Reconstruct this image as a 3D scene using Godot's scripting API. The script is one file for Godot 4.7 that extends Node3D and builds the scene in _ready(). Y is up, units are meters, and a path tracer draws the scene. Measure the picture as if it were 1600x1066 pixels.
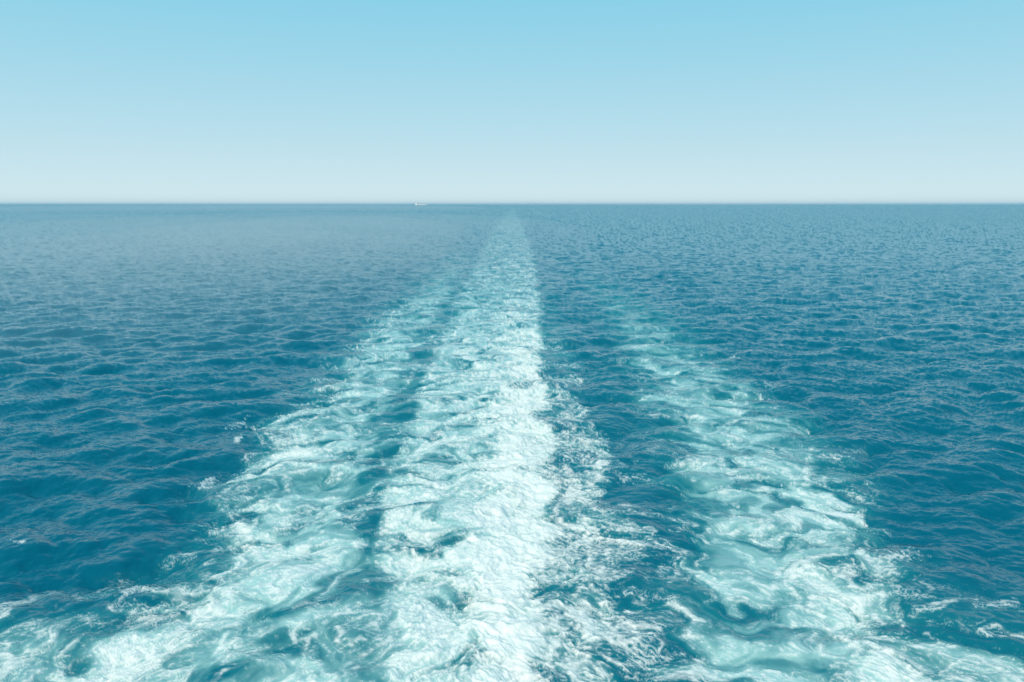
extends Node3D

# ---------------------------------------------------------------- measures
const EYE_H := 18.0
const COL_STEP := 0.00094
const ROW_STEP := 6.2e-5
const NEAR_D := 21.0
const FAR_D := 45000.0

# edges of the foam trails: distance astern -> metres across, read off the photograph
const LOUT := [[20, -17.2], [28, -17.0], [38, -16.6], [43, -17.3], [52, -18.0], [63, -18.7], [78, -19.2], [95, -19.7], [124, -21.2], [166, -21.5], [281, -24.8], [559, -29.0], [45000, -60.0]]
const LIN := [[20, -5.4], [28, -6.0], [40, -7.9], [52, -9.3], [65, -10.4], [85, -11.5], [112, -12.3], [150, -12.1], [225, -12.7], [559, -17.0], [45000, -60.0]]
const CLEFT := [[20, -5.0], [28, -5.5], [40, -7.4], [52, -8.5], [65, -9.0], [85, -9.8], [112, -10.2], [150, -11.0], [225, -11.8], [559, -15.6], [45000, -50.0]]
const CRIGHT := [[20, 1.0], [28, 1.2], [40, 1.8], [52, 2.5], [65, 2.8], [85, 3.5], [112, 4.4], [150, 5.4], [225, 7.2], [559, 11.1], [45000, 50.0]]
const LACE := [[20, 4.6], [28, 5.1], [32, 6.1], [40, 6.8], [65, 6.8], [85, 7.3], [112, 7.7], [150, 8.5], [45000, 60.0]]
const RIN := [[20, 5.6], [28, 6.4], [32, 7.6], [40, 8.8], [52, 10.8], [65, 11.8], [85, 13.3], [112, 14.5], [150, 15.7], [45000, 70.0]]
const ROUT := [[20, 16.0], [28, 16.8], [34, 17.3], [40, 19.3], [55, 23.6], [67, 24.3], [85, 23.8], [112, 25.4], [150, 26.6], [225, 25.3], [449, 28.7], [45000, 90.0]]
# small breaking crests off the trails: across, astern, half width, half depth
const CREST := [
	[26.1, 92.6, 1.5, 1.0], [25.9, 77.5, 0.5, 1.2], [-20.3, 49.8, 0.55, 1.6], [-23.0, 64.5, 0.6, 1.3],
	[-21.0, 59.0, 0.4, 1.0], [-17.8, 34.9, 0.8, 0.8], [19.7, 45.5, 0.5, 1.2], [19.7, 38.0, 1.2, 0.8], [-26.0, 40.0, 0.6, 0.25]]

var rng := RandomNumberGenerator.new()
var noise := {}

func _ready() -> void:
	set_view()
	set_light()
	make_sea()
	make_ship()
	make_haze()

# ---------------------------------------------------------------- camera, sky, sun
func set_view() -> void:
	var camera := Camera3D.new()
	camera.name = "camera"
	add_child(camera)
	camera.position = Vector3(0, EYE_H, 0)
	camera.rotation.x = -atan(214.0 / 1244.0)
	camera.fov = rad_to_deg(2.0 * atan(533.0 / 1244.0))
	camera.near = 0.1
	camera.far = 100000.0
	camera.current = true

func set_light() -> void:
	var sky_material := ProceduralSkyMaterial.new()
	sky_material.sky_top_color = Color(0.22, 0.755, 0.895)
	sky_material.sky_horizon_color = Color(0.84, 0.92, 0.94)
	sky_material.sky_curve = 0.15
	sky_material.ground_bottom_color = Color(0.02, 0.22, 0.32)
	sky_material.ground_horizon_color = Color(0.84, 0.92, 0.94)
	sky_material.sun_angle_max = 110.0
	sky_material.sun_curve = 0.15
	var sky := Sky.new()
	sky.sky_material = sky_material
	var environment := Environment.new()
	environment.background_mode = Environment.BG_SKY
	environment.sky = sky
	environment.tonemap_mode = Environment.TONE_MAPPER_LINEAR
	environment.tonemap_exposure = 1.0
	environment.sdfgi_enabled = true
	environment.ssao_enabled = true
	environment.ssil_enabled = true
	var around := WorldEnvironment.new()
	around.name = "world_environment"
	around.environment = environment
	add_child(around)
	var sun := DirectionalLight3D.new()
	sun.name = "sun"
	sun.light_energy = 1.12
	sun.light_color = Color(1.0, 0.95, 0.87)
	sun.light_angular_distance = 0.5
	sun.shadow_enabled = true
	add_child(sun)
	var azimuth := deg_to_rad(-140.0)     # from straight astern towards the left
	var height := deg_to_rad(48.0)
	var to_sun := Vector3(sin(azimuth) * cos(height), sin(height), -cos(azimuth) * cos(height))
	sun.look_at_from_position(to_sun * 100.0, Vector3.ZERO, Vector3.UP)

# ---------------------------------------------------------------- wave fields
func fft_rows(re: PackedFloat32Array, im: PackedFloat32Array, n: int, stride: int, step: int) -> void:
	var bits := int(round(log(n) / log(2.0)))
	for line in n:
		var base := line * stride
		for i in n:
			var j := 0
			var v := i
			for b in bits:
				j = (j << 1) | (v & 1)
				v >>= 1
			if j > i:
				var a := base + i * step
				var c := base + j * step
				var t := re[a]
				re[a] = re[c]
				re[c] = t
				t = im[a]
				im[a] = im[c]
				im[c] = t
	var half := 1
	while half < n:
		for k in half:
			var wr := cos(PI * k / half)
			var wi := sin(PI * k / half)
			for line in n:
				var base := line * stride
				var i := k
				while i < n:
					var a := base + i * step
					var c := a + half * step
					var xr := re[c] * wr - im[c] * wi
					var xi := re[c] * wi + im[c] * wr
					re[c] = re[a] - xr
					im[c] = im[a] - xi
					re[a] += xr
					im[a] += xi
					i += half * 2
		half *= 2

func gauss() -> float:
	return rng.randfn(0.0, 1.0)

# a square tile of wind waves: [heights and sideways pushes, slopes]
func wave_tile(n: int, size: float, short_end: float, long_end: float, wind: Vector2, peak: float, gain: float, spread: float) -> Array:
	var fields := []
	var re := []
	var im := []
	for f in 5:
		var a := PackedFloat32Array()
		a.resize(n * n)
		re.append(a)
		var b := PackedFloat32Array()
		b.resize(n * n)
		im.append(b)
	var dk := TAU / size
	for iy in n:
		var ky := (iy if iy < n / 2 else iy - n) * dk
		for ix in n:
			var kx := (ix if ix < n / 2 else ix - n) * dk
			var k2 := kx * kx + ky * ky
			if k2 == 0.0:
				continue
			var k := sqrt(k2)
			var wl := TAU / k
			var c1 := gauss()
			var c2 := gauss()
			if wl < short_end or wl > long_end:
				continue
			var along := (kx * wind.x + ky * wind.y) / k
			if along < 0.0:
				along *= 0.35
			var spec := exp(-1.0 / (k2 * peak * peak)) / (k2 * k2) * (along * along * (1.0 - spread) + spread)
			var amp := gain * sqrt(spec) * dk
			c1 *= amp
			c2 *= amp
			var at := iy * n + ix
			re[0][at] = c1
			im[0][at] = c2
			# i*k/|k| : sideways push, i*k : slope
			re[1][at] = -c2 * kx / k
			im[1][at] = c1 * kx / k
			re[2][at] = -c2 * ky / k
			im[2][at] = c1 * ky / k
			re[3][at] = -c2 * kx
			im[3][at] = c1 * kx
			re[4][at] = -c2 * ky
			im[4][at] = c1 * ky
	for f in 5:
		var a: PackedFloat32Array = re[f]
		var b: PackedFloat32Array = im[f]
		fft_rows(a, b, n, n, 1)
		fft_rows(a, b, n, 1, n)
		fields.append(a)
	var push := PackedVector3Array()
	push.resize(n * n)
	var slope := PackedVector2Array()
	slope.resize(n * n)
	var rms := 0.0
	var rmss := 0.0
	for i in n * n:
		push[i] = Vector3(fields[1][i], fields[0][i], fields[2][i])
		slope[i] = Vector2(fields[3][i], fields[4][i])
		rms += fields[0][i] * fields[0][i]
		rmss += slope[i].length_squared()
	return [push, slope]

func ripple_map(n: int, size: float, gain: float) -> ImageTexture:
	var tile := wave_tile(n, size, 0.035, 0.75, Vector2(0.35, 1.0).normalized(), 0.8, gain, 0.55)
	var image := Image.create(n, n, false, Image.FORMAT_RGB8)
	for y in n:
		for x in n:
			var s: Vector2 = tile[1][y * n + x]
			var v := Vector3(-s.x, s.y, 1.0).normalized()
			image.set_pixel(x, y, Color(v.x * 0.5 + 0.5, v.y * 0.5 + 0.5, v.z * 0.5 + 0.5))
	return ImageTexture.create_from_image(image)

# ---------------------------------------------------------------- helpers for the trails
func add_noise(called: String, cell: float, octaves := 1, gain := 0.5) -> void:
	var f := FastNoiseLite.new()
	f.seed = 11 + noise.size() * 7
	f.noise_type = FastNoiseLite.TYPE_SIMPLEX_SMOOTH
	f.frequency = 1.0 / cell
	if octaves > 1:
		f.fractal_type = FastNoiseLite.FRACTAL_FBM
		f.fractal_octaves = octaves
		f.fractal_gain = gain
	else:
		f.fractal_type = FastNoiseLite.FRACTAL_NONE
	noise[called] = f

func along(table: Array, d: float) -> float:
	for i in range(1, table.size()):
		if d <= table[i][0]:
			var t: float = (d - table[i - 1][0]) / (table[i][0] - table[i - 1][0])
			return lerpf(table[i - 1][1], table[i][1], t)
	return table[-1][1]

static func ss(a: float, b: float, x: float) -> float:
	var t := clampf((x - a) / (b - a), 0.0, 1.0)
	return t * t * (3.0 - 2.0 * t)

# ---------------------------------------------------------------- the sea
func make_sea() -> void:
	rng.seed = 20240611
	var t0 := Time.get_ticks_msec()
	var wind := Vector2(0.30, 1.0).normalized()
	var na := 256
	var la := 173.0
	var tile_a := wave_tile(na, la, 2.2, 170.0, wind, 1.5, 0.126, 0.14)
	var nb := 256
	var lb := 31.0
	var tile_b := wave_tile(nb, lb, 0.26, 2.2, wind, 1.5, 0.100, 0.22)
	var ripples := ripple_map(512, 5.3, 0.022)
	var push_a: PackedVector3Array = tile_a[0]
	var slope_a: PackedVector2Array = tile_a[1]
	var push_b: PackedVector3Array = tile_b[0]
	var slope_b: PackedVector2Array = tile_b[1]

	add_noise("lobe", 11.0, 2)
	add_noise("lobe2", 9.0, 2)
	add_noise("curl", 2.6, 2)
	add_noise("curl2", 2.6, 2)
	add_noise("cell", 2.6)
	add_noise("cell2", 1.1)
	add_noise("cell3", 0.48)
	add_noise("fluff", 1.6, 4, 0.6)
	add_noise("patch", 4.2, 3)
	add_noise("milk", 3.2, 3)
	add_noise("mound", 2.4, 3)
	add_noise("gust", 140.0, 2)
	add_noise("waver", 1.0)
	add_noise("grain", 0.30, 3, 0.7)
	add_noise("swirl", 0.8, 2)
	add_noise("cell4", 0.22)
	var n_lobe: FastNoiseLite = noise.lobe
	var n_lobe2: FastNoiseLite = noise.lobe2
	var n_curl: FastNoiseLite = noise.curl
	var n_curl2: FastNoiseLite = noise.curl2
	var n_cell: FastNoiseLite = noise.cell
	var n_cell2: FastNoiseLite = noise.cell2
	var n_cell3: FastNoiseLite = noise.cell3
	var n_fluff: FastNoiseLite = noise.fluff
	var n_patch: FastNoiseLite = noise.patch
	var n_milk: FastNoiseLite = noise.milk
	var n_mound: FastNoiseLite = noise.mound
	var n_gust: FastNoiseLite = noise.gust
	var n_waver: FastNoiseLite = noise.waver
	var n_grain: FastNoiseLite = noise.grain
	var n_swirl: FastNoiseLite = noise.swirl
	var n_cell4: FastNoiseLite = noise.cell4

	# lines of sight spread evenly, so that cells shrink towards the ship
	var cols := PackedFloat32Array()
	var t := 3.2
	while t > 1.2:
		cols.append(-t)
		t *= 0.92
	while t > 0.785:
		cols.append(-t)
		t -= 0.006
	t = -0.78
	while t < 0.78:
		cols.append(t)
		t += COL_STEP
	t = 0.785
	while t < 1.2:
		cols.append(t)
		t += 0.006
	while t < 3.2:
		cols.append(t)
		t *= 1.08
	var rows := PackedFloat32Array()
	var inv := 1.0 / NEAR_D
	while inv > 1.0 / 900.0:
		rows.append(1.0 / inv)
		inv -= ROW_STEP
	while inv > 1.0 / FAR_D:
		rows.append(1.0 / inv)
		inv -= ROW_STEP * 0.5
	rows.append(FAR_D)
	var nc := cols.size()
	var nr := rows.size()

	var place := PackedVector3Array()
	place.resize(nc * nr)
	var normal := PackedVector3Array()
	normal.resize(nc * nr)
	var color := PackedColorArray()
	color.resize(nc * nr)
	var foam := PackedFloat32Array()
	foam.resize(nc * nr)
	var bump := PackedFloat32Array()
	bump.resize(nc * nr)
	var slope := PackedVector2Array()
	slope.resize(nc * nr)
	var quiet := PackedFloat32Array()
	quiet.resize(nc * nr)
	var zone := PackedByteArray()
	zone.resize(nc * nr)

	# linear base colours of the water and of what is mixed into it
	var deep := Vector3(0.0004, 0.082, 0.136)
	var deep2 := Vector3(0.0006, 0.098, 0.156)
	var aerated := Vector3(0.010, 0.170, 0.200)
	var milky := Vector3(0.34, 0.520, 0.510)
	var white := Vector3(0.745, 0.715, 0.70)

	var ka := na / la
	var kb := nb / lb
	var cr := cos(0.61)
	var sr := sin(0.61)
	for r in nr:
		var d0 := rows[r]
		var e_lout := along(LOUT, d0)
		var e_lin := along(LIN, d0)
		var e_cl := along(CLEFT, d0)
		var e_cr := along(CRIGHT, d0)
		var e_lace := along(LACE, d0)
		var e_rin := along(RIN, d0)
		var e_rout := along(ROUT, d0)
		var row_gap := d0 - rows[r - 1] if r > 0 else 0.0
		# how far each trail has died away
		var fade_left := 1.0 - ss(45.0, 210.0, d0)
		var milk_left := 1.0 - ss(80.0, 380.0, d0)
		var fade_mid := lerpf(1.0, 0.40, ss(45.0, 180.0, d0)) * lerpf(1.0, 0.15, ss(150.0, 480.0, d0))
		var milk_mid := lerpf(1.0, 0.55, ss(80.0, 300.0, d0)) * lerpf(1.0, 0.62, ss(250.0, 1500.0, d0))
		var fade_lace := 1.0 - ss(55.0, 120.0, d0)
		var fade_right := 1.0 - ss(42.0, 150.0, d0)
		var milk_right := 1.0 - ss(50.0, 260.0, d0)
		var near := 1.0 - ss(30.0, 60.0, d0)
		for c in nc:
			var at := r * nc + c
			var x := d0 * cols[c]
			var d := d0
			if d0 > 120.0:
				# rows waver, so that no straight line of cells shows
				d += n_waver.get_noise_2d(cols[c] * 60.0, r * 5.3) * 0.45 * row_gap if r < nr - 1 else 0.0
				x = d * cols[c]
			var f := 0.0
			var milk := 0.0
			var calm := 0.0
			var lift := 0.0
			var kind := 0
			if d0 < 6000.0 and absf(x) < 75.0 + d0 * 0.02:
				var big := minf(1.0, 60.0 / d0 + 0.4)
				var wx := x + n_lobe.get_noise_2d(x, d) * 2.0 + n_curl.get_noise_2d(x, d) * 0.8 * big
				var wd := d + n_lobe2.get_noise_2d(x, d) * 2.6 + n_curl2.get_noise_2d(x, d) * 0.8 * big
				var sx := lerpf(x, wx, 0.5)
				var mid := lerpf(e_cl, e_cr, 0.6)
				var vd := wd + 0.55 * absf(wx - mid)
				var vx := wx * 0.6
				# (white cover, milkiness) of each strip, blended across the edges between strips
				var soft := 1.0 + d0 / 130.0
				var from_left := wx - e_lout + 1.7
				var from_right := e_rout + 1.8 - wx
				var share := clampf((sx - e_cl) / (e_cr - e_cl), 0.0, 1.0)
				var edge_l := exp(-pow((from_left - 2.4) / 2.8, 2.0))
				var edge_r := exp(-pow((from_right - 2.8) / 3.4, 2.0)) * ss(62.0, 34.0, d)
				var strip := Vector2(0.36, 0.52) * ss(12.0, 3.0, -from_left) * ss(37.0, 28.0, d)
				strip = strip.lerp(Vector2((0.30 + 0.28 * edge_l + 0.06 * near) * fade_left, (0.82 - 0.06 * edge_l) * milk_left), ss(-1.3 * soft, 2.8 * soft, from_left))
				strip = strip.lerp(Vector2(0.20 * fade_left, 0.50 * milk_left), ss(-1.8, 0.0, wx - e_lin))
				strip = strip.lerp(Vector2((0.60 * lerpf(0.85, 1.0, near) + 0.42 * ss(0.42, 0.82, share) + 0.06 * near) * fade_mid, 0.84 * milk_mid), ss(-0.2 * soft, 0.9 * soft, sx - e_cl))
				strip = strip.lerp(Vector2((0.52 + 0.08 * near) * fade_lace, 0.42 * milk_right), ss(-0.6 * soft, 0.4 * soft, sx - e_cr))
				strip = strip.lerp(Vector2(0.22 * near + 0.05 * fade_lace, 0.12 * milk_right), ss(-0.9, 0.6, wx - e_lace))
				strip = strip.lerp(Vector2((0.28 + 0.38 * edge_r) * fade_right, 0.78 * milk_right), ss(-2.5, 3.2, wx - e_rin))
				strip = strip.lerp(Vector2(0.38, 0.54) * ss(13.0, 2.0, -from_right) * ss(37.0, 28.5, d), ss(4.0 * soft, -1.5 * soft, from_right))
				var cover := strip.x
				milk = strip.y
				kind = 1 if wx < e_lin else (2 if wx < 0.5 * (e_lace + e_rin) else 4)
				if cover > 0.004 or milk > 0.004:
					var patch := n_patch.get_noise_2d(vx, vd)
					var fl := n_fluff.get_noise_2d(wx, wd)
					var grain := n_grain.get_noise_2d(x * 0.6, d + 0.3 * absf(x - mid))
					var ux := x + n_curl.get_noise_2d(x, d) * 0.38 + n_swirl.get_noise_2d(x, d) * 0.16
					var ud := d + n_curl2.get_noise_2d(x, d) * 0.38 + n_swirl.get_noise_2d(d + 71.0, x) * 0.16 + 0.45 * absf(x - mid)
					var r1 := 1.0 - absf(n_cell.get_noise_2d(ux * 0.6, ud))
					var r2 := 1.0 - absf(n_cell2.get_noise_2d(ux * 0.65, ud))
					var r3 := 1.0 - absf(n_cell3.get_noise_2d(ux * 0.75, ud))
					var r4 := 1.0 - absf(n_cell4.get_noise_2d(ux, ud))
					var level := clampf(cover + (0.52 * patch + 0.24 * fl) * (1.0 - 0.3 * cover), 0.0, 1.2)
					var open_by := 0.34 * level
					var lace := maxf(maxf(ss(0.93 - open_by, 1.0 - 0.3 * open_by, r1), 0.95 * ss(0.92 - open_by, 1.0 - 0.3 * open_by, r2)), maxf(0.90 * ss(0.88 - open_by, 1.0 - 0.2 * open_by, r3), 0.75 * ss(0.84 - open_by, 1.0, r4)))
					lace *= ss(-0.40, 0.35, fl + 0.9 * level - 0.45 + 0.3 * grain) * ss(0.0, 0.35, level)
					var speckle := ss(0.0, 0.95, 1.05 * grain + 1.35 * (level - 0.46))
					var thick := ss(0.52, 1.10, level + 0.22 * grain + 0.25 * (r2 - 0.7))
					f = 1.0 - (1.0 - 0.62 * speckle) * (1.0 - 0.78 * lace) * (1.0 - 0.85 * thick)
					f = clampf(f * (0.88 + 0.34 * grain) * ss(0.0, 0.14, cover), 0.0, 1.0)
					milk = clampf(milk * (0.80 + 0.60 * n_milk.get_noise_2d(vx, vd) + 0.34 * patch + 0.22 * fl + 0.30 * ss(0.1, 0.9, level)), 0.0, 1.0)
					calm = clampf(milk + cover, 0.0, 1.0)
					var strength := clampf(cover * 1.3, 0.0, 1.0)
					lift = (n_mound.get_noise_2d(vx, vd) * 0.26 + 0.09 * (r2 - 0.7) + 0.025 * (r3 - 0.7)) * strength + f * (0.05 + 0.05 * fl + 0.035 * grain) * strength
			for i in CREST.size():
				var w: Array = CREST[i]
				if absf(d0 - w[1]) < w[3] * 2.2 and absf(x - w[0]) < w[2] * 2.2:
					var u: float = pow((x - w[0] + 0.25 * n_swirl.get_noise_2d(x, d)) / w[2], 2.0) + pow((d - w[1] + 0.9 * n_curl.get_noise_2d(x, d)) / w[3], 2.0)
					var g := ss(0.25, 1.0, exp(-u) * 1.2 + 0.9 * n_grain.get_noise_2d(x, d) + 0.7 * n_fluff.get_noise_2d(x * 2.0, d * 2.0) - 0.30) * 0.75
					if u < 1.6:
						kind = 10 + i
					if g > f:
						f = g
						lift += 0.05 * g
			# waves: two tiles, turned against each other
			var fx := fposmod(x * ka, na)
			var fy := fposmod(-d * ka, na)
			var x0 := int(fx) % na
			var y0 := int(fy) % na
			var x1 := (x0 + 1) % na
			var y1 := (y0 + 1) % na
			fx -= floorf(fx)
			fy -= floorf(fy)
			y0 *= na
			y1 *= na
			var pa := push_a[y0 + x0].lerp(push_a[y0 + x1], fx).lerp(push_a[y1 + x0].lerp(push_a[y1 + x1], fx), fy)
			var sa := slope_a[y0 + x0].lerp(slope_a[y0 + x1], fx).lerp(slope_a[y1 + x0].lerp(slope_a[y1 + x1], fx), fy)
			var bx := (x * cr - d * sr) * kb
			var by := (-x * sr - d * cr) * kb
			fx = fposmod(bx, nb)
			fy = fposmod(by, nb)
			x0 = int(fx) % nb
			y0 = int(fy) % nb
			x1 = (x0 + 1) % nb
			y1 = (y0 + 1) % nb
			fx -= floorf(fx)
			fy -= floorf(fy)
			y0 *= nb
			y1 *= nb
			var pb := push_b[y0 + x0].lerp(push_b[y0 + x1], fx).lerp(push_b[y1 + x0].lerp(push_b[y1 + x1], fx), fy)
			var sb := slope_b[y0 + x0].lerp(slope_b[y0 + x1], fx).lerp(slope_b[y1 + x0].lerp(slope_b[y1 + x1], fx), fy)
			# back from the turned tile
			pb = Vector3(pb.x * cr - pb.z * sr, pb.y, pb.x * sr + pb.z * cr)
			sb = Vector2(sb.x * cr - sb.y * sr, sb.x * sr + sb.y * cr)
			var gust := 1.0 + 0.35 * n_gust.get_noise_2d(x, d * 0.6)
			var keep := (1.0 - 0.45 * calm) * gust
			pa *= 1.0 - 0.35 * calm
			sa *= 1.0 - 0.35 * calm
			pb *= keep
			sb *= keep
			# waves lower than a cell is long are carried by the normals alone
			pa = (pa + pb) * minf(1.0, 200.0 / d0) * (1.0 - ss(250.0, 900.0, d0))
			place[at] = Vector3(x - pa.x * 1.35, lift + pa.y, -d - pa.z * 1.35)
			slope[at] = sa + sb * (1.0 - 0.85 * maxf(0.0, 1.0 - 60.0 / d0))
			bump[at] = lift
			foam[at] = f
			zone[at] = kind
			quiet[at] = calm
			var tint := deep.lerp(deep2, 0.5 + 0.5 * gust - 0.5)
			if milk > 0.0:
				tint = tint.lerp(aerated, minf(1.0, milk * 1.7)).lerp(milky, ss(0.30, 1.05, milk))
			tint = tint.lerp(white, clampf(f, 0.0, 1.0))
			color[at] = Color(pow(tint.x, 0.4545), pow(tint.y, 0.4545), pow(tint.z, 0.4545))
	for r in nr:
		var up := mini(r + 1, nr - 1)
		var down := maxi(r - 1, 0)
		var use := 1.0 - ss(0.25, 1.2, rows[r] * rows[r] * ROW_STEP)
		for c in nc:
			var at := r * nc + c
			var s := slope[at]
			if use > 0.0:
				var left := maxi(c - 1, 0)
				var right := mini(c + 1, nc - 1)
				var gx := (bump[r * nc + right] - bump[r * nc + left]) / (rows[r] * (cols[right] - cols[left]))
				var dz := rows[down] - rows[up]
				var gz := (bump[up * nc + c] - bump[down * nc + c] - gx * cols[c] * (rows[up] - rows[down])) / dz
				s += Vector2(gx, gz) * use
			# so far off that a cell holds many waves: their near faces are what it shows
			if rows[r] > 70.0:
				var outward := Vector2(place[at].x, place[at].z).normalized()
				var rise := s.dot(outward)
				var many := 1.0 - 70.0 / rows[r]
				var even := 0.88 * many
				s += outward * (lerpf(absf(rise) * 0.8, 0.100, even) * (1.0 - 0.6 * quiet[at]) + 0.01 - rise) * many
				s -= (s - outward * s.dot(outward)) * 0.6 * many
			normal[at] = Vector3(-s.x, 1.0, -s.y).normalized()

	# one skin, shared out: open water, each foam trail, each breaking crest
	var open: PackedInt32Array = PackedInt32Array()
	var lists := []
	for i in 20:
		lists.append(PackedInt32Array())
	for r in nr - 1:
		for c in nc - 1:
			var a := r * nc + c
			var b := a + 1
			var e := a + nc
			var g := e + 1
			var share := (foam[a] + foam[b] + foam[e] + foam[g]) * 0.25
			if zone[a] > 9 or share > 0.42 and zone[a] > 0:
				var which: int = zone[a]
				if which < 10:
					which = [0, 1, 2, 2, 3][which]
				lists[which].append_array([a, e, b, b, e, g])
			else:
				open.append_array([a, e, b, b, e, g])
	lists[0] = open

	var water := StandardMaterial3D.new()
	water.resource_name = "sea water"
	water.vertex_color_use_as_albedo = true
	water.vertex_color_is_srgb = true
	water.roughness = 0.08
	water.metallic_specular = 0.355
	water.normal_enabled = true
	water.normal_texture = ripples
	water.normal_scale = 1.0
	water.uv1_triplanar = true
	water.uv1_world_triplanar = true
	water.uv1_scale = Vector3.ONE / 5.3
	var froth := StandardMaterial3D.new()
	froth.resource_name = "sea foam"
	froth.vertex_color_use_as_albedo = true
	froth.vertex_color_is_srgb = true
	froth.roughness = 0.75
	froth.metallic_specular = 0.3

	for which in lists.size():
		var list: PackedInt32Array = lists[which]
		if list.is_empty():
			continue
		var seen := PackedInt32Array()
		seen.resize(nc * nr)
		seen.fill(-1)
		var vp := PackedVector3Array()
		var vn := PackedVector3Array()
		var vc := PackedColorArray()
		var origin := Vector3.ZERO
		if which >= 10:
			origin = Vector3(CREST[which - 10][0], 0, -CREST[which - 10][1])
		for i in list.size():
			var k := list[i]
			if seen[k] < 0:
				seen[k] = vp.size()
				vp.append(place[k] - origin)
				vn.append(normal[k])
				vc.append(color[k])
			list[i] = seen[k]
		var arrays := []
		arrays.resize(Mesh.ARRAY_MAX)
		arrays[Mesh.ARRAY_VERTEX] = vp
		arrays[Mesh.ARRAY_NORMAL] = vn
		arrays[Mesh.ARRAY_COLOR] = vc
		arrays[Mesh.ARRAY_INDEX] = list
		var shape := ArrayMesh.new()
		shape.add_surface_from_arrays(Mesh.PRIMITIVE_TRIANGLES, arrays)
		var o := MeshInstance3D.new()
		o.mesh = shape
		o.position = origin
		o.material_override = null
		shape.surface_set_material(0, water if which == 0 or which > 9 else froth)
		if which == 0:
			o.name = "sea"
			mark(o, "deep teal blue sea reaching to the horizon", "sea", "", "structure")
		elif which == 1:
			o.name = "wake_foam"
			mark(o, "foam and lace along the left arm of the wake", "foam", "foam of the wake", "stuff")
		elif which == 2:
			o.name = "propeller_wash"
			mark(o, "thick white foam down the middle of the wake", "foam", "foam of the wake", "stuff")
		elif which == 3:
			o.name = "wake_foam"
			mark(o, "foam and lace along the right arm of the wake", "foam", "foam of the wake", "stuff")
		else:
			o.name = "breaking_crest"
			mark(o, CREST_LABEL[which - 10], "wave crest", "small breaking crests beside the wake")
		add_child(o, true)

const CREST_LABEL := [
	"flat white streak of foam on open water, right of the wake, farthest off",
	"small white tip on a wavelet just right of the wake's right arm, upper one",
	"white breaking tip on a dark wave left of the wake's left arm, halfway down",
	"faint white tip left of the wake, farthest of the crests on that side",
	"white speck between two breaking tips left of the wake's left arm",
	"curling white crest at the lower left, beside the foam's outer edge",
	"white tip on the dark swell right of the right foam arm",
	"broken foam patch on open water right of the right foam arm, lower one",
	"thin white streak on open water at the far left, low in the picture"]

func mark(o: Node3D, label: String, category: String, group := "", kind := "") -> void:
	o.set_meta("label", label)
	o.set_meta("category", category)
	if group:
		o.set_meta("group", group)
	if kind:
		o.set_meta("kind", kind)

# ---------------------------------------------------------------- the ship on the horizon
func solid(called: String, parent: Node3D, material: Material, size: Vector3, at: Vector3, taper := 1.0) -> MeshInstance3D:
	# a box with its foot at `at`, its top drawn in by `taper`, edges bevelled
	var st := SurfaceTool.new()
	st.begin(Mesh.PRIMITIVE_TRIANGLES)
	var rings := []
	var b := minf(minf(size.x, size.z) * 0.12, 0.8)
	for level in [[0.0, 0.0], [size.y - b, 0.0], [size.y, b]]:
		var k := lerpf(1.0, taper, level[0] / size.y)
		var hx: float = size.x * 0.5 * k - level[1]
		var hz: float = size.z * 0.5 * k - level[1]
		rings.append([Vector3(-hx, level[0], -hz), Vector3(hx, level[0], -hz), Vector3(hx, level[0], hz), Vector3(-hx, level[0], hz)])
	for i in 2:
		for j in 4:
			var p: Array = rings[i]
			var q: Array = rings[i + 1]
			for v in [p[j], p[(j + 1) % 4], q[j], q[j], p[(j + 1) % 4], q[(j + 1) % 4]]:
				st.add_vertex(v)
	for ring in [rings[2], rings[0]]:
		for v in [ring[0], ring[1], ring[2], ring[0], ring[2], ring[3]]:
			st.add_vertex(v)
	st.generate_normals()
	var o := MeshInstance3D.new()
	o.name = called
	o.mesh = st.commit()
	o.mesh.surface_set_material(0, material)
	o.position = at
	parent.add_child(o, true)
	return o

func paint(called: String, c: Color, roughness := 0.6) -> StandardMaterial3D:
	var m := StandardMaterial3D.new()
	m.resource_name = called
	m.albedo_color = c
	m.roughness = roughness
	return m

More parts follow.
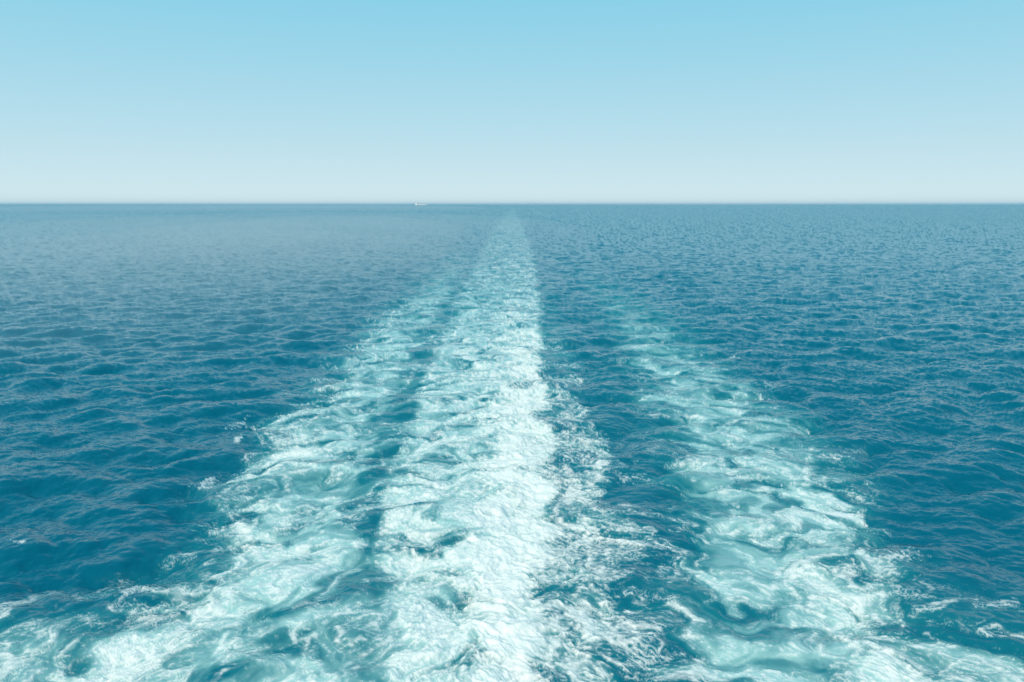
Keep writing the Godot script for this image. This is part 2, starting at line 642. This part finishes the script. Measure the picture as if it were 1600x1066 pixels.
func make_ship() -> void:
	var ship := Node3D.new()
	ship.name = "cargo_ship"
	mark(ship, "tiny pale cargo ship with white deckhouse on the horizon", "ship")
	add_child(ship)
	ship.position = Vector3(-1430.0, 0.0, -12700.0)
	ship.scale = Vector3.ONE * 1.1
	ship.rotation.y = deg_to_rad(6.0)
	var red := paint("hull paint", Color(0.88, 0.86, 0.86))
	var white := paint("white paint", Color(0.93, 0.93, 0.92), 0.4)
	var buff := paint("buff paint", Color(0.88, 0.84, 0.80))
	var grey := paint("grey paint", Color(0.55, 0.56, 0.57))
	var glass := paint("window glass", Color(0.06, 0.09, 0.11), 0.1)
	# hull: sections along the length, stern at -x, bow at +x
	var st := SurfaceTool.new()
	st.begin(Mesh.PRIMITIVE_TRIANGLES)
	var sections := []
	for i in 25:
		var k := i / 24.0
		var beam := 13.0 * (1.0 - pow(maxf(0.0, (k - 0.72) / 0.28), 2.2)) * (0.82 + 0.18 * ss(0.0, 0.12, k)) + 0.15
		var top := 9.5 + 4.5 * ss(0.86, 1.0, k) + 1.2 * ss(0.10, 0.0, k)
		var x := lerpf(-80.0, 80.0, k)
		var flare := 5.0 * ss(0.8, 1.0, k)
		sections.append([Vector3(x - flare, -4, -beam * 0.8), Vector3(x, top, -beam), Vector3(x, top, beam), Vector3(x - flare, -4, beam * 0.8)])
	for i in 24:
		var p: Array = sections[i]
		var q: Array = sections[i + 1]
		for j in 4:
			var n := (j + 1) % 4
			for v in [p[j], q[j], p[n], p[n], q[j], q[n]]:
				st.add_vertex(v)
	for ring in [sections[0], sections[24]]:
		for v in [ring[0], ring[1], ring[2], ring[0], ring[2], ring[3]]:
			st.add_vertex(v)
	st.generate_normals()
	var hull := MeshInstance3D.new()
	hull.name = "hull"
	hull.mesh = st.commit()
	hull.mesh.surface_set_material(0, red)
	ship.add_child(hull)
	var house := solid("deckhouse", ship, white, Vector3(20, 24, 22), Vector3(-58, 9.0, 0), 0.94)
	for level in 5:
		for side in [-1, 1]:
			solid("window", house, glass, Vector3(15, 1.3, 0.4), Vector3(0, 4.0 + level * 4.0, side * 10.95 * (1.0 - 0.06 * (4.6 + level * 4.0) / 24.0)))
	var bridge := solid("bridge", ship, white, Vector3(14, 5, 29), Vector3(-56, 33.05, 0), 0.96)
	solid("window", bridge, glass, Vector3(0.4, 1.6, 26), Vector3(6.9, 2.2, 0))
	var funnel := solid("funnel", ship, buff, Vector3(9, 14, 8), Vector3(-71, 21.0, 0), 0.86)
	solid("funnel_top", funnel, grey, Vector3(8.2, 2.0, 7.4), Vector3(0, 13.9, 0), 0.95)
	solid("engine_casing", ship, white, Vector3(12, 12.4, 16), Vector3(-71.5, 9.0, 0))
	solid("mast", ship, grey, Vector3(1.2, 12, 1.2), Vector3(-56, 38.0, 0), 0.5)
	solid("mast", ship, grey, Vector3(1.2, 13, 1.2), Vector3(70, 13.0, 0), 0.5)
	for i in 5:
		var hatch := solid("cargo_hatch", ship, buff, Vector3(16, 3.4, 18), Vector3(-34 + i * 21.5, 9.4, 0), 0.97)
		solid("hatch_cover", hatch, grey, Vector3(16.6, 0.8, 18.6), Vector3(0, 3.42, 0))
	for i in 4:
		var crane := solid("crane", ship, buff, Vector3(3, 13, 3), Vector3(-23.2 + i * 21.5, 9.4, 0), 0.8)
		solid("crane_jib", crane, buff, Vector3(15, 1.2, 1.4), Vector3(7.5, 11.6, 0), 0.7)

# ---------------------------------------------------------------- the air
func make_haze() -> void:
	var environment: Environment = get_node("world_environment").environment
	environment.fog_enabled = true
	environment.fog_density = 0.000025
	environment.fog_light_color = Color(0.72, 0.90, 1.0)
	environment.volumetric_fog_enabled = true
	environment.volumetric_fog_density = 0.0
	# thin exhaust smoke that drifts low over the water on the left
	for bank in [
			[Vector3(-80, 4, -190), Vector3(150, 15, 230), 0.0014],
			[Vector3(-74, 5, -300), Vector3(120, 17, 360), 0.0015],
			[Vector3(-190, 5, -330), Vector3(220, 18, 330), 0.0011],
			[Vector3(-120, 3, -460), Vector3(330, 20, 700), 0.0007],
			[Vector3(-900, 5, -2600), Vector3(1700, 22, 3600), 0.00016],
			[Vector3(-46, 3, -125), Vector3(60, 9, 100), 0.0012]]:
		var smoke := FogVolume.new()
		smoke.name = "exhaust_haze"
		smoke.shape = RenderingServer.FOG_VOLUME_SHAPE_ELLIPSOID
		smoke.size = bank[1]
		smoke.position = bank[0]
		var m := FogMaterial.new()
		m.resource_name = "thin smoke"
		m.density = bank[2]
		m.albedo = Color(0.92, 0.97, 1.0)
		smoke.material = m
		mark(smoke, "thin pale haze drifting low over the water left of the wake", "haze", "haze left of the wake", "stuff")
		add_child(smoke, true)
